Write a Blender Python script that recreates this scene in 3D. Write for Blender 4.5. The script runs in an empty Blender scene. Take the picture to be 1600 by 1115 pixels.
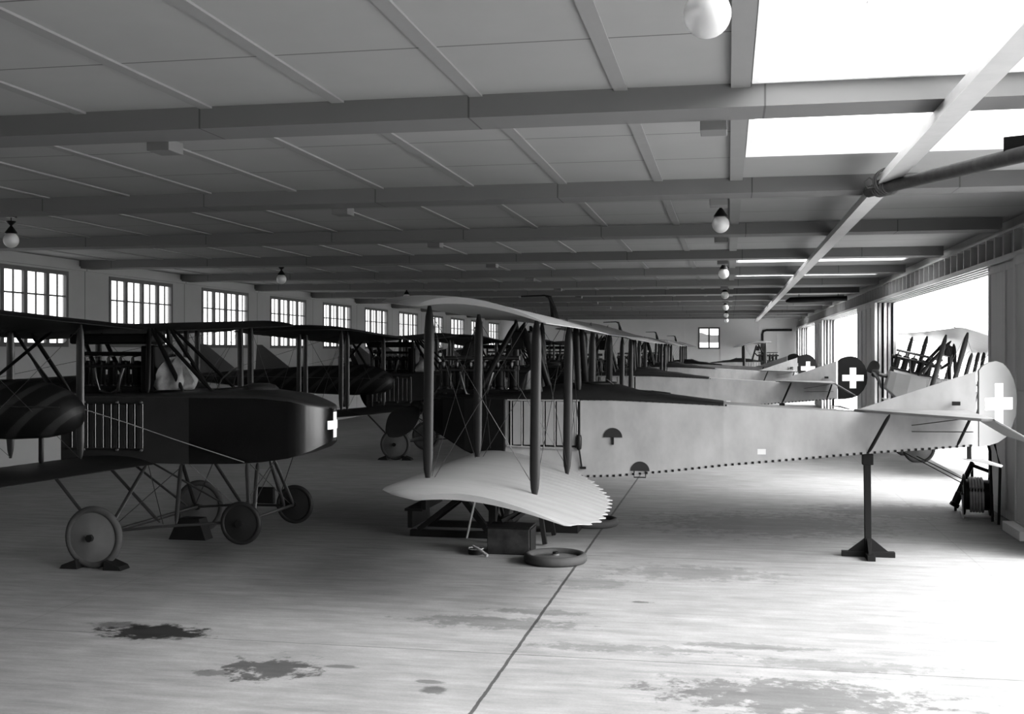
import bpy, math, random
from mathutils import Vector, Matrix, Quaternion, noise
random.seed(7)
C = bpy.context.scene.collection
SC = bpy.context.scene
PI = math.pi
# ---------------------------------------------------------------- camera, world, lights, exposure
YAW = math.atan(338 / 1756)
CAMZ = 2.65
cd = bpy.data.cameras.new('camera'); cam = bpy.data.objects.new('camera', cd); C.objects.link(cam)
cam.location = (0, 0, CAMZ); cam.rotation_euler = (PI / 2, 0, YAW)
cd.sensor_width = 36.0; cd.lens = 1756 / 1600 * 36.0; cd.shift_y = -9.5 / 1600
cd.clip_start = 0.05; cd.clip_end = 900
SC.camera = cam
w = bpy.data.worlds.new('overcast_sky'); SC.world = w; w.use_nodes = True
bg = w.node_tree.nodes['Background']; bg.inputs[0].default_value = (1, 1, 1, 1); bg.inputs[1].default_value = 1.0
# bright hazy overcast: even dome plus a broad brighter area of cloud out beyond the door side
_nt = w.node_tree
def _n(t): return _nt.nodes.new(t)
_tc = _n('ShaderNodeTexCoord'); _dt = _n('ShaderNodeVectorMath'); _dt.operation = 'DOT_PRODUCT'
_dt.inputs[1].default_value = Vector((.80, -.22, .56)).normalized(); _nt.links.new(_tc.outputs['Generated'], _dt.inputs[0])
_mx = _n('ShaderNodeMath'); _mx.operation = 'MAXIMUM'; _mx.inputs[1].default_value = 0; _nt.links.new(_dt.outputs['Value'], _mx.inputs[0])
_pw = _n('ShaderNodeMath'); _pw.operation = 'POWER'; _pw.inputs[1].default_value = 7; _nt.links.new(_mx.outputs[0], _pw.inputs[0])
_ma = _n('ShaderNodeMath'); _ma.operation = 'MULTIPLY_ADD'; _ma.inputs[1].default_value = 42.0; _ma.inputs[2].default_value = 2.7; _nt.links.new(_pw.outputs[0], _ma.inputs[0])
_nt.links.new(_ma.outputs[0], bg.inputs[1])
SC.view_settings.view_transform = 'Standard'; SC.view_settings.look = 'None'
SC.view_settings.exposure = 0.42; SC.view_settings.gamma = 1.0
SC.view_settings.use_curve_mapping = False
SC.cycles.max_bounces = 10; SC.cycles.diffuse_bounces = 5; SC.cycles.transparent_max_bounces = 24

def portal(name, loc, rot, sx, sy):
    l = bpy.data.lights.new(name, 'AREA'); l.shape = 'RECTANGLE'; l.size = sx; l.size_y = sy
    l.cycles.is_portal = True
    o = bpy.data.objects.new(name, l); C.objects.link(o); o.location = loc; o.rotation_euler = rot
# daylight portals (guide the sky light through the real openings)
portal('daylight_doors_near', (4.8, 6.9, 2.05), (0, PI / 2, 0), 4.1, 16.4)
portal('daylight_doors_mid', (4.8, 27.1, 2.05), (0, PI / 2, 0), 4.1, 13.4)
portal('daylight_doors_far', (4.8, 45.3, 2.05), (0, PI / 2, 0), 4.1, 14.2)
portal('daylight_windows', (-14.95, 38.6, 3.6), (0, -PI / 2, 0), 1.75, 67)
for yy in (6.7, 11.0, 25.9, 30.8):
    portal('daylight_skylight', (2.1, yy, 5.9), (0, 0, 0), 3.9, 4.3)

# ---------------------------------------------------------------- materials
def N(nt, t, **k):
    n = nt.nodes.new(t)
    for a, b in k.items():
        if a == 'inp':
            for i, v in b.items(): n.inputs[i].default_value = v
        else: setattr(n, a, b)
    return n
def M(nt, op, a, b=None, c=None, clamp=False):
    n = nt.nodes.new('ShaderNodeMath'); n.operation = op; n.use_clamp = clamp
    for i, v in enumerate((a, b, c)):
        if v is None: continue
        if isinstance(v, (int, float)): n.inputs[i].default_value = v
        else: nt.links.new(v, n.inputs[i])
    return n.outputs[0]
def noise_out(nt, scale, detail=3, rough=.55, stretch=(1, 1, 1)):
    tc = N(nt, 'ShaderNodeTexCoord'); mp = N(nt, 'ShaderNodeMapping'); mp.inputs['Scale'].default_value = stretch
    nt.links.new(tc.outputs['Object'], mp.inputs[0])
    nz = N(nt, 'ShaderNodeTexNoise', inp={'Scale': scale, 'Detail': detail, 'Roughness': rough})
    nt.links.new(mp.outputs[0], nz.inputs['Vector']); return nz.outputs['Fac']
def grey(nt, val, bsdf):
    cb = N(nt, 'ShaderNodeCombineColor')
    for i in range(3): nt.links.new(val, cb.inputs[i])
    nt.links.new(cb.outputs[0], bsdf.inputs['Base Color'])
def mat(name, v, rough=.6, metal=0., var=.12, scale=3., stretch=(1, 1, 1), bump=0., bscale=40, spec=.4, extra=None):
    m = bpy.data.materials.new(name); m.use_nodes = True; nt = m.node_tree
    b = nt.nodes['Principled BSDF']
    b.inputs['Roughness'].default_value = rough; b.inputs['Metallic'].default_value = metal
    b.inputs['Specular IOR Level'].default_value = spec
    f = noise_out(nt, scale, 4, .6, stretch)
    val = M(nt, 'MULTIPLY', M(nt, 'ADD', M(nt, 'MULTIPLY', M(nt, 'SUBTRACT', f, .5), 2 * var * 1.6), 1.0), v)
    if extra: val = extra(nt, val)
    grey(nt, val, b)
    if bump:
        bn = N(nt, 'ShaderNodeBump', inp={'Strength': bump, 'Distance': .01})
        nt.links.new(noise_out(nt, bscale, 3), bn.inputs['Height']); nt.links.new(bn.outputs[0], b.inputs['Normal'])
    m.diffuse_color = (v, v, v, 1)
    return m
def xyz(nt):
    tc = N(nt, 'ShaderNodeTexCoord'); s = N(nt, 'ShaderNodeSeparateXYZ'); nt.links.new(tc.outputs['Object'], s.inputs[0])
    return s.outputs
def line(nt, coord, off, period, half):
    f = M(nt, 'MULTIPLY', M(nt, 'FRACT', M(nt, 'ADD', M(nt, 'DIVIDE', M(nt, 'SUBTRACT', coord, off), period), .5)), period)
    return M(nt, 'LESS_THAN', M(nt, 'ABSOLUTE', M(nt, 'SUBTRACT', f, period / 2)), half)

STAINS = [(-5.34, 9.78, .50, .26, .93, 1.5), (-5.75, 9.95, .32, .12, .5, 1.2), (-3.75, 8.84, .34, .30, .72, 1.9), (-4.15, 8.62, .18, .10, .5, 1.5),
          (.5, 8.85, .95, .42, .50, 1.8), (-2.3, 10.75, .75, .22, .38, 1.8), (-1.9, 11.25, .45, .12, .4, 1.6), (-2.25, 8.5, .12, .10, .6, 1.0), (-2.35, 8.72, .1, .05, .5, 1.2),
          (.1, 10.3, .6, .10, .32, 2.0), (-.9, 10.0, .7, .12, .3, 2.0), (-.9, 11.9, .10, .05, .6, 1.3), (.95, 9.8, .7, .16, .28, 1.9), (-3.2, 9.0, .15, .05, .5, 1.0), (-1.6, 12.8, .5, .3, .25, 2), (-.4, 13.6, .9, .4, .3, 2), (.6, 17.6, 1.6, 1.1, .35, 1.9), (2.9, 19.4, 1.5, .8, .4, 1.7)]
def floor_extra(nt, val):
    s = xyz(nt); x, y = s[0], s[1]
    st = noise_out(nt, 2.2, 8, .72, (.55, 3.2, 1)); big = noise_out(nt, .35, 3, .5); fine = noise_out(nt, 38, 4, .8)
    k = M(nt, 'MULTIPLY', M(nt, 'MULTIPLY', M(nt, 'ADD', M(nt, 'MULTIPLY', st, 1.5), .25), M(nt, 'ADD', M(nt, 'MULTIPLY', fine, .5), .75)), M(nt, 'ADD', M(nt, 'MULTIPLY', big, .5), .75))
    val = M(nt, 'MULTIPLY', val, k)
    wob = noise_out(nt, 5.0, 5, .7, (1, 1, 1)); wob2 = M(nt, 'SUBTRACT', wob, .5)
    for (sx, sy, rx, ry, a, nz) in STAINS:
        d = M(nt, 'SQRT', M(nt, 'ADD', M(nt, 'POWER', M(nt, 'ABSOLUTE', M(nt, 'DIVIDE', M(nt, 'SUBTRACT', x, sx), rx)), 2), M(nt, 'POWER', M(nt, 'ABSOLUTE', M(nt, 'DIVIDE', M(nt, 'SUBTRACT', y, sy), ry)), 2)))
        d = M(nt, 'ADD', d, M(nt, 'MULTIPLY', wob2, nz * 2.2))
        mk = M(nt, 'MULTIPLY', M(nt, 'SUBTRACT', 1.15, d), 2.6, clamp=True)
        val = M(nt, 'MULTIPLY', val, M(nt, 'SUBTRACT', 1.0, M(nt, 'MULTIPLY', mk, a)))
    wx = M(nt, 'ADD', x, M(nt, 'MULTIPLY', wob2, .03)); wy = M(nt, 'ADD', y, M(nt, 'MULTIPLY', wob2, .03))
    l1 = M(nt, 'MAXIMUM', M(nt, 'MULTIPLY', line(nt, wx, -1.85, 400, .016), .75), M(nt, 'MULTIPLY', line(nt, wx, -1.85, 4.9, .008), .2)); l2 = M(nt, 'MULTIPLY', line(nt, wy, 9.65, 4.85, .010), .5)
    return M(nt, 'MULTIPLY', val, M(nt, 'MULTIPLY', M(nt, 'SUBTRACT', 1, l1), M(nt, 'SUBTRACT', 1, l2)))
def ceil_extra(nt, val):
    s = xyz(nt)
    l = M(nt, 'ADD', line(nt, s[1], 9.43 + 1.457, 4.87, .011), line(nt, s[1], 9.43 + 2.913, 4.87, .011), clamp=True)
    return M(nt, 'MULTIPLY', val, M(nt, 'SUBTRACT', 1, M(nt, 'MULTIPLY', l, .65)))
def beam_extra(nt, val):
    s = xyz(nt); l = line(nt, s[0], -2.08, 2.36, .008)
    return M(nt, 'MULTIPLY', val, M(nt, 'SUBTRACT', 1, M(nt, 'MULTIPLY', l, .6)))
def wall_extra(nt, val):
    s = xyz(nt); l = line(nt, s[1], 23.8, 4.87, .02)
    return M(nt, 'MULTIPLY', val, M(nt, 'SUBTRACT', 1, M(nt, 'MULTIPLY', l, .5)))
def stripe_extra(nt, val):
    s = xyz(nt)
    q = M(nt, 'ADD', M(nt, 'MULTIPLY', s[0], .78), M(nt, 'MULTIPLY', s[2], -1.0))
    f = M(nt, 'SINE', M(nt, 'MULTIPLY', q, 19.0))
    return M(nt, 'MULTIPLY', val, M(nt, 'ADD', M(nt, 'MULTIPLY', M(nt, 'GREATER_THAN', f, .55), 2.2), .8))
def rib_extra(nt, val):
    s = xyz(nt); l = line(nt, s[1], 0, .30, .012)
    return M(nt, 'MULTIPLY', val, M(nt, 'SUBTRACT', 1, M(nt, 'MULTIPLY', l, .12)))

m_floor = mat('floor_concrete', 0.16, .62, var=0.12, scale=2.2, spec=0.25, extra=floor_extra)
m_ceil = mat('ceiling_plaster', 0.2, .9, var=.05, scale=1.2, extra=ceil_extra)
m_batten = mat('ceiling_batten', 0.16, .8, var=.05)
m_beam = mat('beam_paint', 0.1, .8, var=.05, scale=1.5, extra=beam_extra)
m_wall = mat('wall_plaster', 0.27, .9, var=.06, scale=1.5, extra=wall_extra)
m_bwall = mat('end_wall_plaster', .45, .9, var=.06, scale=1.0)
m_frame = mat('window_frame_wood', 0.06, .6)
m_rail = mat('rail_paint', .35, .5, var=.1, scale=4)
m_girder = mat('girder_paint', .35, .5)
m_door = mat('door_leaf_wood', .40, .6, var=.2, scale=1.5, stretch=(1, 1, .15))
m_lamp = mat('lamp_iron', 0.006, .4, spec=0.1)
m_canvas = mat('doped_linen', 0.165, .55, var=0.3, scale=2.3, stretch=(1, 1, .6), spec=.3)
m_wing = mat('wing_linen', 0.14, .6, var=.10, scale=2.5, extra=rib_extra, spec=.3)
m_panel = mat('side_panel_metal', .15, .45, var=.12, scale=4, spec=.5)
m_dark = mat('dark_cowl_metal', .004, .38, var=.2, spec=0.1)
m_deck = mat('dark_deck_leather', .006, .5, var=.3, scale=5, spec=0.1)
m_engine = mat('engine_black_iron', .008, .35, metal=.3, var=.3, scale=10, spec=0.1)
m_steel = mat('bright_steel', 0.06, .35, metal=.9, var=.1, scale=12)
m_wood = mat('dark_stained_wood', 0.005, 0.6, var=.3, scale=4, stretch=(1, 1, .2), spec=0.1)
m_strut = mat('strut_varnish', 0.009, .38, var=.2, scale=4, spec=0.2)
m_bstrut = mat('grey_strut_paint', 0.016, .35, var=.2, scale=4, spec=0.3)
m_bwing = mat('dark_wing_fabric', .005, .5, var=.2, scale=4, extra=rib_extra, spec=0.1)
m_bside = mat('nacelle_grey_fabric', 0.013, .45, var=.25, scale=4, spec=0.15)
m_bblack = mat('nacelle_black_gloss', 0.002, .22, var=.2, scale=3, spec=0.4)
m_btop = mat('nacelle_deck', .014, .42, var=.3, scale=5, spec=0.3)
m_boom = mat('striped_boom_fabric', .005, .5, var=.2, scale=3, extra=stripe_extra, spec=0.1)
m_fin = mat('grey_fin_fabric', 0.05, .6)
m_tire = mat('tyre_rubber', 0.03, .75, var=.2, scale=8, spec=0.15)
m_disc = mat('wheel_disc_fabric', .06, .5, var=.25, scale=4)
m_bdisc = mat('black_wheel_disc', .010, .45, spec=0.1)
m_red = mat('dark_rudder_paint', 0.006, .4, spec=0.1)
m_glarerud = mat('rudder_door_glare', 0.09, .4, var=.06, spec=0.2)  # dark rudder lightened: glare from the doors put into the base colour
m_white = mat('white_paint', .85, .55, var=.03)
m_rope = mat('rope_fibre', .05, .9, spec=0.1)
m_cloth = mat('canvas_cover_cloth', .16, .85, var=.5, scale=7, bump=.6, bscale=14)
m_darkcloth = mat('dark_canvas_cloth', .02, .85, var=.5, scale=7, spec=0.1)
m_box = mat('stained_box_metal', 0.011, .55, var=1.2, scale=5, spec=0.15)
m_cable = mat('cable_rubber', 0.3, .55, var=.25, scale=10)
m_prop = mat('propeller_wood', 0.002, 0.5, var=.3, scale=5, spec=0.05)
m_log = mat('bark_pole_wood', 0.03, .7, var=.6, scale=7, stretch=(1, 1, 1), spec=0.1)
m_ground = mat('apron_concrete', .55, .9, var=.08, scale=.6)
m_tree = mat('treeline_foliage', .05, .9, var=.4, scale=.2)
m_outer = mat('outdoor_linen', 0.2, .5, var=.1, scale=2.5, spec=.3)
m_wire = mat('steel_wire', 0.012, .35, metal=0.0)
m_cord = mat('pale_cord', .15, .8)
m_black = mat('black_opening', .003, .9)
def glassmat():
    m = bpy.data.materials.new('window_glass'); m.use_nodes = True; nt = m.node_tree; nt.nodes.clear()
    o = N(nt, 'ShaderNodeOutputMaterial'); mx = N(nt, 'ShaderNodeMixShader', inp={0: .06})
    t = N(nt, 'ShaderNodeBsdfTransparent', inp={0: (.9, .9, .9, 1)}); g = N(nt, 'ShaderNodeBsdfGlossy', inp={'Roughness': .05})
    nt.links.new(t.outputs[0], mx.inputs[1]); nt.links.new(g.outputs[0], mx.inputs[2]); nt.links.new(mx.outputs[0], o.inputs[0]); return m
m_glass = glassmat()
def opalmat():
    m = mat('opal_glass', .6, .35, var=.02, spec=.6)
    m.node_tree.nodes['Principled BSDF'].inputs['Transmission Weight'].default_value = .35
    return m
m_opal = opalmat()

# ---------------------------------------------------------------- mesh helpers
class MB:
    def __init__(s): s.v = []; s.f = []
    def add(s, vs, fs):
        n = len(s.v); s.v += [tuple(v) for v in vs]; s.f += [tuple(i + n for i in f) for f in fs]; return s
    def box(s, c, d, R=None):
        x, y, z = d[0] / 2, d[1] / 2, d[2] / 2
        vs = [Vector((a * x, b * y, e * z)) for a in (-1, 1) for b in (-1, 1) for e in (-1, 1)]
        if R is not None: vs = [R @ v for v in vs]
        vs = [v + Vector(c) for v in vs]
        return s.add(vs, [(0, 1, 3, 2), (4, 6, 7, 5), (0, 4, 5, 1), (2, 3, 7, 6), (0, 2, 6, 4), (1, 5, 7, 3)])
    def bb(s, x0, x1, y0, y1, z0, z1): return s.box(((x0 + x1) / 2, (y0 + y1) / 2, (z0 + z1) / 2), (x1 - x0, y1 - y0, z1 - z0))
    def bar(s, p, q, w_, h, up=(0, 0, 1)):
        p, q = Vector(p), Vector(q); d = q - p; z = d.normalized(); u = Vector(up)
        if abs(z.dot(u)) > .95: u = Vector((0, 1, 0))
        x = u.cross(z).normalized(); y = z.cross(x); R = Matrix((x, y, z)).transposed()
        return s.box((p + q) / 2, (w_, h, d.length), R)
    def rings(s, rs, close=True, caps=True):
        n = len(rs[0]); vs = [v for r in rs for v in r]; fs = []
        for i in range(len(rs) - 1):
            for j in range(n if close else n - 1):
                a = i * n + j; b = i * n + (j + 1) % n; fs.append((a, b, b + n, a + n))
        if caps: fs += [tuple(range(n))[::-1], tuple((len(rs) - 1) * n + j for j in range(n))]
        return s.add(vs, fs)
    def path(s, pts, rad, n=8, flat=None):
        P = [Vector(p) for p in pts]; rs = []
        for i, p in enumerate(P):
            d = (P[min(i + 1, len(P) - 1)] - P[max(i - 1, 0)]).normalized()
            u = Vector((0, 0, 1)) if abs(d.z) < .9 else Vector((0, 1, 0))
            a = u.cross(d).normalized(); b = d.cross(a)
            r = rad[i] if isinstance(rad, (list, tuple)) else rad
            rs.append([p + a * math.cos(2 * PI * k / n) * r + b * math.sin(2 * PI * k / n) * r for k in range(n)])
        return s.rings(rs)
    def tube(s, p, q, r, r2=None, n=8): return s.path([p, q], [r, r if r2 is None else r2], n)
    def lathe(s, prof, c=(0, 0, 0), axis='z', n=24):
        rs = []
        for (r, h) in prof:
            ring = []
            for k in range(n):
                a = 2 * PI * k / n; u, v = max(r, 1e-4) * math.cos(a), max(r, 1e-4) * math.sin(a)
                p = {'z': (u, v, h), 'y': (v, h, u), 'x': (h, u, v)}[axis]
                ring.append(Vector(p) + Vector(c))
            rs.append(ring)
        return s.rings(rs)
    def prism(s, pts, d):   # pts: 3D polygon, d: extrusion vector
        P = [Vector(p) for p in pts]; D = Vector(d); n = len(P)
        return s.add(P + [p + D for p in P], [tuple(range(n))[::-1], tuple(range(n, 2 * n))] + [(i, (i + 1) % n, (i + 1) % n + n, i + n) for i in range(n)])
    def torus(s, R, r, c=(0, 0, 0), axis='y', n=36, m=12, sq=1.0):
        rs = []
        for i in range(n):
            a = 2 * PI * i / n; ring = []
            for j in range(m):
                b = 2 * PI * j / m; rr = R + r * math.cos(b); h = r * sq * math.sin(b); u, v = rr * math.cos(a), rr * math.sin(a)
                p = {'z': (u, v, h), 'y': (v, h, u), 'x': (h, u, v)}[axis]; ring.append(Vector(p) + Vector(c))
            rs.append(ring)
        rs.append(rs[0]); return s.rings(rs, caps=False)
    def build(s, name, m, parent=None, smooth=None, bevel=0):
        me = bpy.data.meshes.new(name); me.from_pydata(s.v, [], s.f); me.materials.append(m)
        import bmesh
        b = bmesh.new(); b.from_mesh(me); bmesh.ops.remove_doubles(b, verts=b.verts, dist=1e-5); bmesh.ops.recalc_face_normals(b, faces=b.faces)
        b.to_mesh(me); b.free()
        o = bpy.data.objects.new(name, me); C.objects.link(o)
        if smooth:
            for p in me.polygons: p.use_smooth = True
            me.set_sharp_from_angle(angle=math.radians(smooth))
        if bevel:
            bv = o.modifiers.new('bevel', 'BEVEL'); bv.width = bevel; bv.segments = 2; bv.limit_method = 'ANGLE'
        if parent is not None: o.parent = parent
        return o
def tag(o, label=None, cat=None, group=None, kind=None):
    if label: o['label'] = label
    if cat: o['category'] = cat
    if group: o['group'] = group
    if kind: o['kind'] = kind
    return o
def S(o): o['kind'] = 'structure'; return o
def thing(name, label, cat, loc=(0, 0, 0), rot=(0, 0, 0), group=None):
    o = bpy.data.objects.new(name, None); C.objects.link(o); o.location = loc; o.rotation_euler = rot; o.empty_display_size = .2
    return tag(o, label, cat, group)
def kids(o): return [c for c in bpy.data.objects if c.parent == o]
def copy_tree(o, parent=None, skip=()):
    c = o.copy(); C.objects.link(c); c.parent = parent
    for ch in kids(o):
        if ch.name.split('.')[0] not in skip: copy_tree(ch, c, skip)
    return c

# ---------------------------------------------------------------- building
XL, XR, Y0, Y1 = -14.7, 4.15, -8.0, 72.2
ZB, ZC = CAMZ + 1.90, CAMZ + 2.084
BY = [8.93 + 4.87 * k for k in range(-3, 13)]
S(MB().bb(-14.9, 4.85, Y0 - .2, Y1 + .2, -.2, 0).build('floor', m_floor))
S(MB().bb(4.85, 160, -80, 300, -.25, -.03).build('apron_ground', m_ground))
S(MB().bb(-160, 4.8, Y1 + .2, 300, -.25, -.03).build('field_ground', m_ground))
# ceiling with skylight openings
SKY = [(-5.18, -.81), (-.31, 4.06), (4.56, 8.93), (9.43, 12.3), (23.54 + .5, 26.95), (28.91, 31.9), (43.5, 46.4), (48.4, 51.3), (62.98, 65.9)]  # first two bays, over and behind the camera, added to brighten the near end
SX0, SX1 = .18, 3.95
mb = MB(); mb.bb(-14.9, SX0, Y0, Y1, ZC, ZC + .15); mb.bb(SX1, 4.85, Y0, Y1, ZC, ZC + .15)
ys = Y0
for a, b in SKY: mb.bb(SX0, SX1, ys, a, ZC, ZC + .15); ys = b
mb.bb(SX0, SX1, ys, Y1, ZC, ZC + .15)
ceiling = S(mb.build('ceiling', m_ceil))
for k in range(-3, 12):
    x = -.84 - 1.18 * k + 0.0
    if x > SX0: continue
    MB().bb(x - .055, x + .055, Y0 + .1, Y1 - .1, ZC - .018, ZC + .02).build('ceiling_batten', m_batten, ceiling)
MB().bb(SX0 - .16, SX0 - .01, Y0 + .1, Y1 - .1, ZC - .035, ZC + .02).build('ceiling_batten', m_batten, ceiling)
for i, y in enumerate(BY):
    S(MB().bb(-14.68, 4.2, y, y + .5, ZB, ZC + .01).build('trim_%d' % (i + 1), m_beam))
nw = 0
def window(name, build):
    e = bpy.data.objects.new(name, None); C.objects.link(e); e['kind'] = 'structure'; build(e); return e
for a, b in SKY:      # hipped glazed lanterns
    nw += 1
    def sk(e, a=a, b=b):
        k = MB(); z0, z1, z2 = ZC + .15, ZC + .55, ZC + 1.15
        k.bb(SX0, SX0 + .05, a, b, ZC - .01, z1); k.bb(SX1 - .05, SX1, a, b, ZC - .01, z1)
        k.bb(SX0 + .05, SX1 - .05, a, a + .05, ZC - .01, z1); k.bb(SX0 + .05, SX1 - .05, b - .05, b, ZC - .01, z1); k.build('skylight_kerb', m_white, e)
        my = (a + b) / 2; r0, r1 = (SX0 + 1.1, my, z2), (SX1 - 1.1, my, z2)
        cs = [(SX0, a, z1), (SX1, a, z1), (SX1, b, z1), (SX0, b, z1)]
        f = MB()
        for p, q in ((cs[0], r0), (cs[3], r0), (cs[1], r1), (cs[2], r1), (r0, r1)): f.bar(p, q, .06, .06)
        for t in (.0, .5, 1.):
            x = SX0 + 1.1 + t * (SX1 - SX0 - 2.2)
            f.bar((x, a, z1), (x, my, z2), .04, .05); f.bar((x, b, z1), (x, my, z2), .04, .05)
        f.build('window_frame', m_rail, e)
        g = MB(); g.add(cs + [r0, r1], [(0, 1, 5, 4), (2, 3, 4, 5), (1, 2, 5), (3, 0, 4)]); g.build('pane', m_glass, e)
    window('window_%d' % nw, sk)
# left wall with windows
ZS, ZT = 2.74, 4.45
WIN = [5.35 + 4.87 * k for k in range(14)]
XW = XL - .14
mb = MB(); mb.bb(XW, XL, Y0, Y1, 0, ZS); mb.bb(XW, XL, Y0, Y1, ZT, ZC + .15)
ys = Y0
for y in WIN: mb.bb(XW, XL, ys, y, ZS, ZT); ys = y + 3.16
mb.bb(XW, XL, ys, Y1, ZS, ZT)
S(mb.build('wall_left', m_wall))
S(MB().bb(XL, XL + .05, Y0, Y1, ZB - .05, ZB + .04).build('trim_30', m_wall))
for y in BY:
    pass
for y in WIN:
    nw += 1
    def wn(e, y=y):
        f = MB(); X0, X1 = XL - .05, XL + .015; L = 3.16
        f.bb(X0, X1, y, y + L, ZS, ZS + .09); f.bb(X0, X1, y, y + L, ZT - .09, ZT); f.bb(X0, X1, y, y + .09, ZS + .09, ZT - .09); f.bb(X0, X1, y + L - .09, y + L, ZS + .09, ZT - .09)
        for i in (1, 2, 3): f.bb(X0, X1, y + L * i / 4 - .06, y + L * i / 4 + .06, ZS + .09, ZT - .09)
        f.build('window_frame', m_frame, e)
        f = MB()
        for i in range(4): f.bb(X0 + .02, X1 - .02, y + L * (i + .5) / 4 - .02, y + L * (i + .5) / 4 + .02, ZS + .09, ZT - .09)
        for z in (ZS + .58, ZS + 1.14): f.bb(X0 + .022, X1 - .022, y + .09, y + L - .09, z - .018, z + .018)
        f.build('glazing_bars', m_frame, e)
        MB().bb(XL - .035, XL - .03, y + .05, y + L - .05, ZS + .05, ZT - .05).build('pane', m_glass, e)
    window('window_%d' % nw, wn)
# end walls
WB = [(-1.88, -.52)]
mb = MB(); zb0, zb1 = 2.77, 4.15
mb.bb(-14.9, 4.85, Y1, Y1 + .25, 0, zb0); mb.bb(-14.9, 4.85, Y1, Y1 + .25, zb1, ZC + .15)
xs = -14.9
for a, b in sorted(WB): mb.bb(xs, a, Y1, Y1 + .25, zb0, zb1); xs = b
mb.bb(xs, 4.85, Y1, Y1 + .25, zb0, zb1)
for x in (-2.75, -.5 + .02, 1.9, 3.0): mb.bb(x - .03, x + .03, Y1 - .03, Y1, 0, ZC)
S(mb.build('wall_far', m_bwall))
for a, b in WB:
    nw += 1
    def wb(e, a=a, b=b):
        f = MB(); f.bb(a, b, Y1 - .03, Y1 + .1, zb0, zb0 + .1); f.bb(a, b, Y1 - .03, Y1 + .1, zb1 - .1, zb1)
        f.bb(a, a + .1, Y1 - .03, Y1 + .1, zb0 + .1, zb1 - .1); f.bb(b - .1, b, Y1 - .03, Y1 + .1, zb0 + .1, zb1 - .1); m_ = (a + b) / 2
        f.bb(m_ - .05, m_ + .05, Y1 - .03, Y1 + .1, zb0 + .1, zb1 - .1); f.build('window_frame', m_frame, e)
        MB().bb(a + .05, b - .05, Y1 + .05, Y1 + .055, zb0 + .05, zb1 - .05).build('pane', m_glass, e)
    window('window_%d' % nw, wb)
S(MB().bb(-14.9, 4.85, Y0 - .2, Y0, 0, ZC + .15).build('wall_near', m_bwall))
pp = MB().path([(3.9, Y1 - .07, 3.95), (2.35, Y1 - .07, 3.95), (2.15, Y1 - .07, 3.88), (2.1, Y1 - .07, 3.7), (2.1, Y1 - .07, 1.0), (2.1, Y1 - .07, .02)], .07, 8).build('wall_pipe', m_lamp, None, 40)
tag(pp, 'dark bent pipe running along and down the far end wall', 'pipe')
# door side: header girder, tracks and stacked sliding leaves
g = MB(); GX = 4.42
g.bb(GX - .02, GX + .02, Y0, Y1, 4.17, ZC); g.bb(GX - .15, GX + .15, Y0, Y1, 4.12, 4.16); g.bb(GX - .14, GX + .14, Y0, Y1, ZB - .04, ZB)
y = Y0 + .3
while y < Y1: g.bb(GX - .13, GX - .02, y, y + .05, 4.16, ZB - .04); y += .62
girder = S(g.build('trim_31', m_girder))
S(MB().bb(4.6, 4.85, Y0, Y1, 4.17, ZC + .01).build('wall_right', m_bwall))
t_ = MB()
for k in range(5): t_.bb(XR + .02 + .13 * k, XR + .06 + .13 * k, Y0, Y1, 4.04, 4.12)
S(t_.build('trim_32', m_rail))
nd = 0
def leaf(x, ya, yb):
    global nd
    nd += 1; b = MB(); b.bb(x, x + .045, ya, yb, .03, 4.04)
    n = max(1, round((yb - ya) / 1.1))
    for i in range(n + 1):
        yy = ya + (yb - ya - .09) * i / n; b.bb(x - .025, x, yy, yy + .09, .03, 4.04)
    for z in (.03, 1.95, 3.92): b.bb(x - .022, x, ya, yb, z, z + .12)
    S(b.build('door_%d' % nd, m_door))
for (a, b_) in ((-6.1, -1.4), (33.8, 38.3), (52.4, 56.8), (70.0, 72.0)):
    for k in range(5): leaf(XR + .02 + .13 * k, a + .1 * (k % 2), b_ - .12 * (k % 2))
for k, (a, b_) in enumerate(((15.2, 17.75), (15.6, 20.0), (15.8, 20.3), (15.9, 20.4), (15.9, 20.4))): leaf(XR + .02 + .13 * k, a, b_)
o = MB().prism([(4.05, 17.2, 0), (4.9, 17.2, 0), (4.9, 17.95, 0), (4.05, 17.95, 0)], (0, 0, .0)).v
tag(MB().bb(3.98, 4.14, 16.7, 17.7, 0, .14).build('concrete_kerb', m_ground, None, None, .01), 'low concrete kerb block on the floor at the foot of the near door leaf', 'kerb')
# rail under the beams
ra = MB(); ra.bb(1.60, 1.72, Y0 + .1, 70.5, ZB - .10, ZB - .005); ra.bb(1.57, 1.75, Y0 + .1, 70.5, ZB - .13, ZB - .10)
tag(S(ra.build('trim_33', m_rail)), None)
# treeline beyond the far window
tr = MB(); pts = []
for i in range(60):
    x = -40 + i * .8; pts.append((x, 250, 6.0 + .9 * noise.noise(Vector((x * .25, 3, 0))) + random.random() * .3))
pts = [(-40, 250, -.03)] + pts + [(-40 + 59 * .8, 250, -.03)]
tr.prism(pts, (0, 6, 0)); tag(tr.build('distant_treeline', m_tree), 'dark line of distant trees seen through the far window', 'trees', None, 'stuff')

tag(MB().prism([(-60, 236, -.03), (-60, 238, 4.2), (-60, 244, 4.4), (-60, 246, -.03)], (80, 0, 0)).build('distant_field', m_ground), 'pale rising field in front of the distant treeline, seen through the far window', 'field', None, 'stuff')
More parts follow.
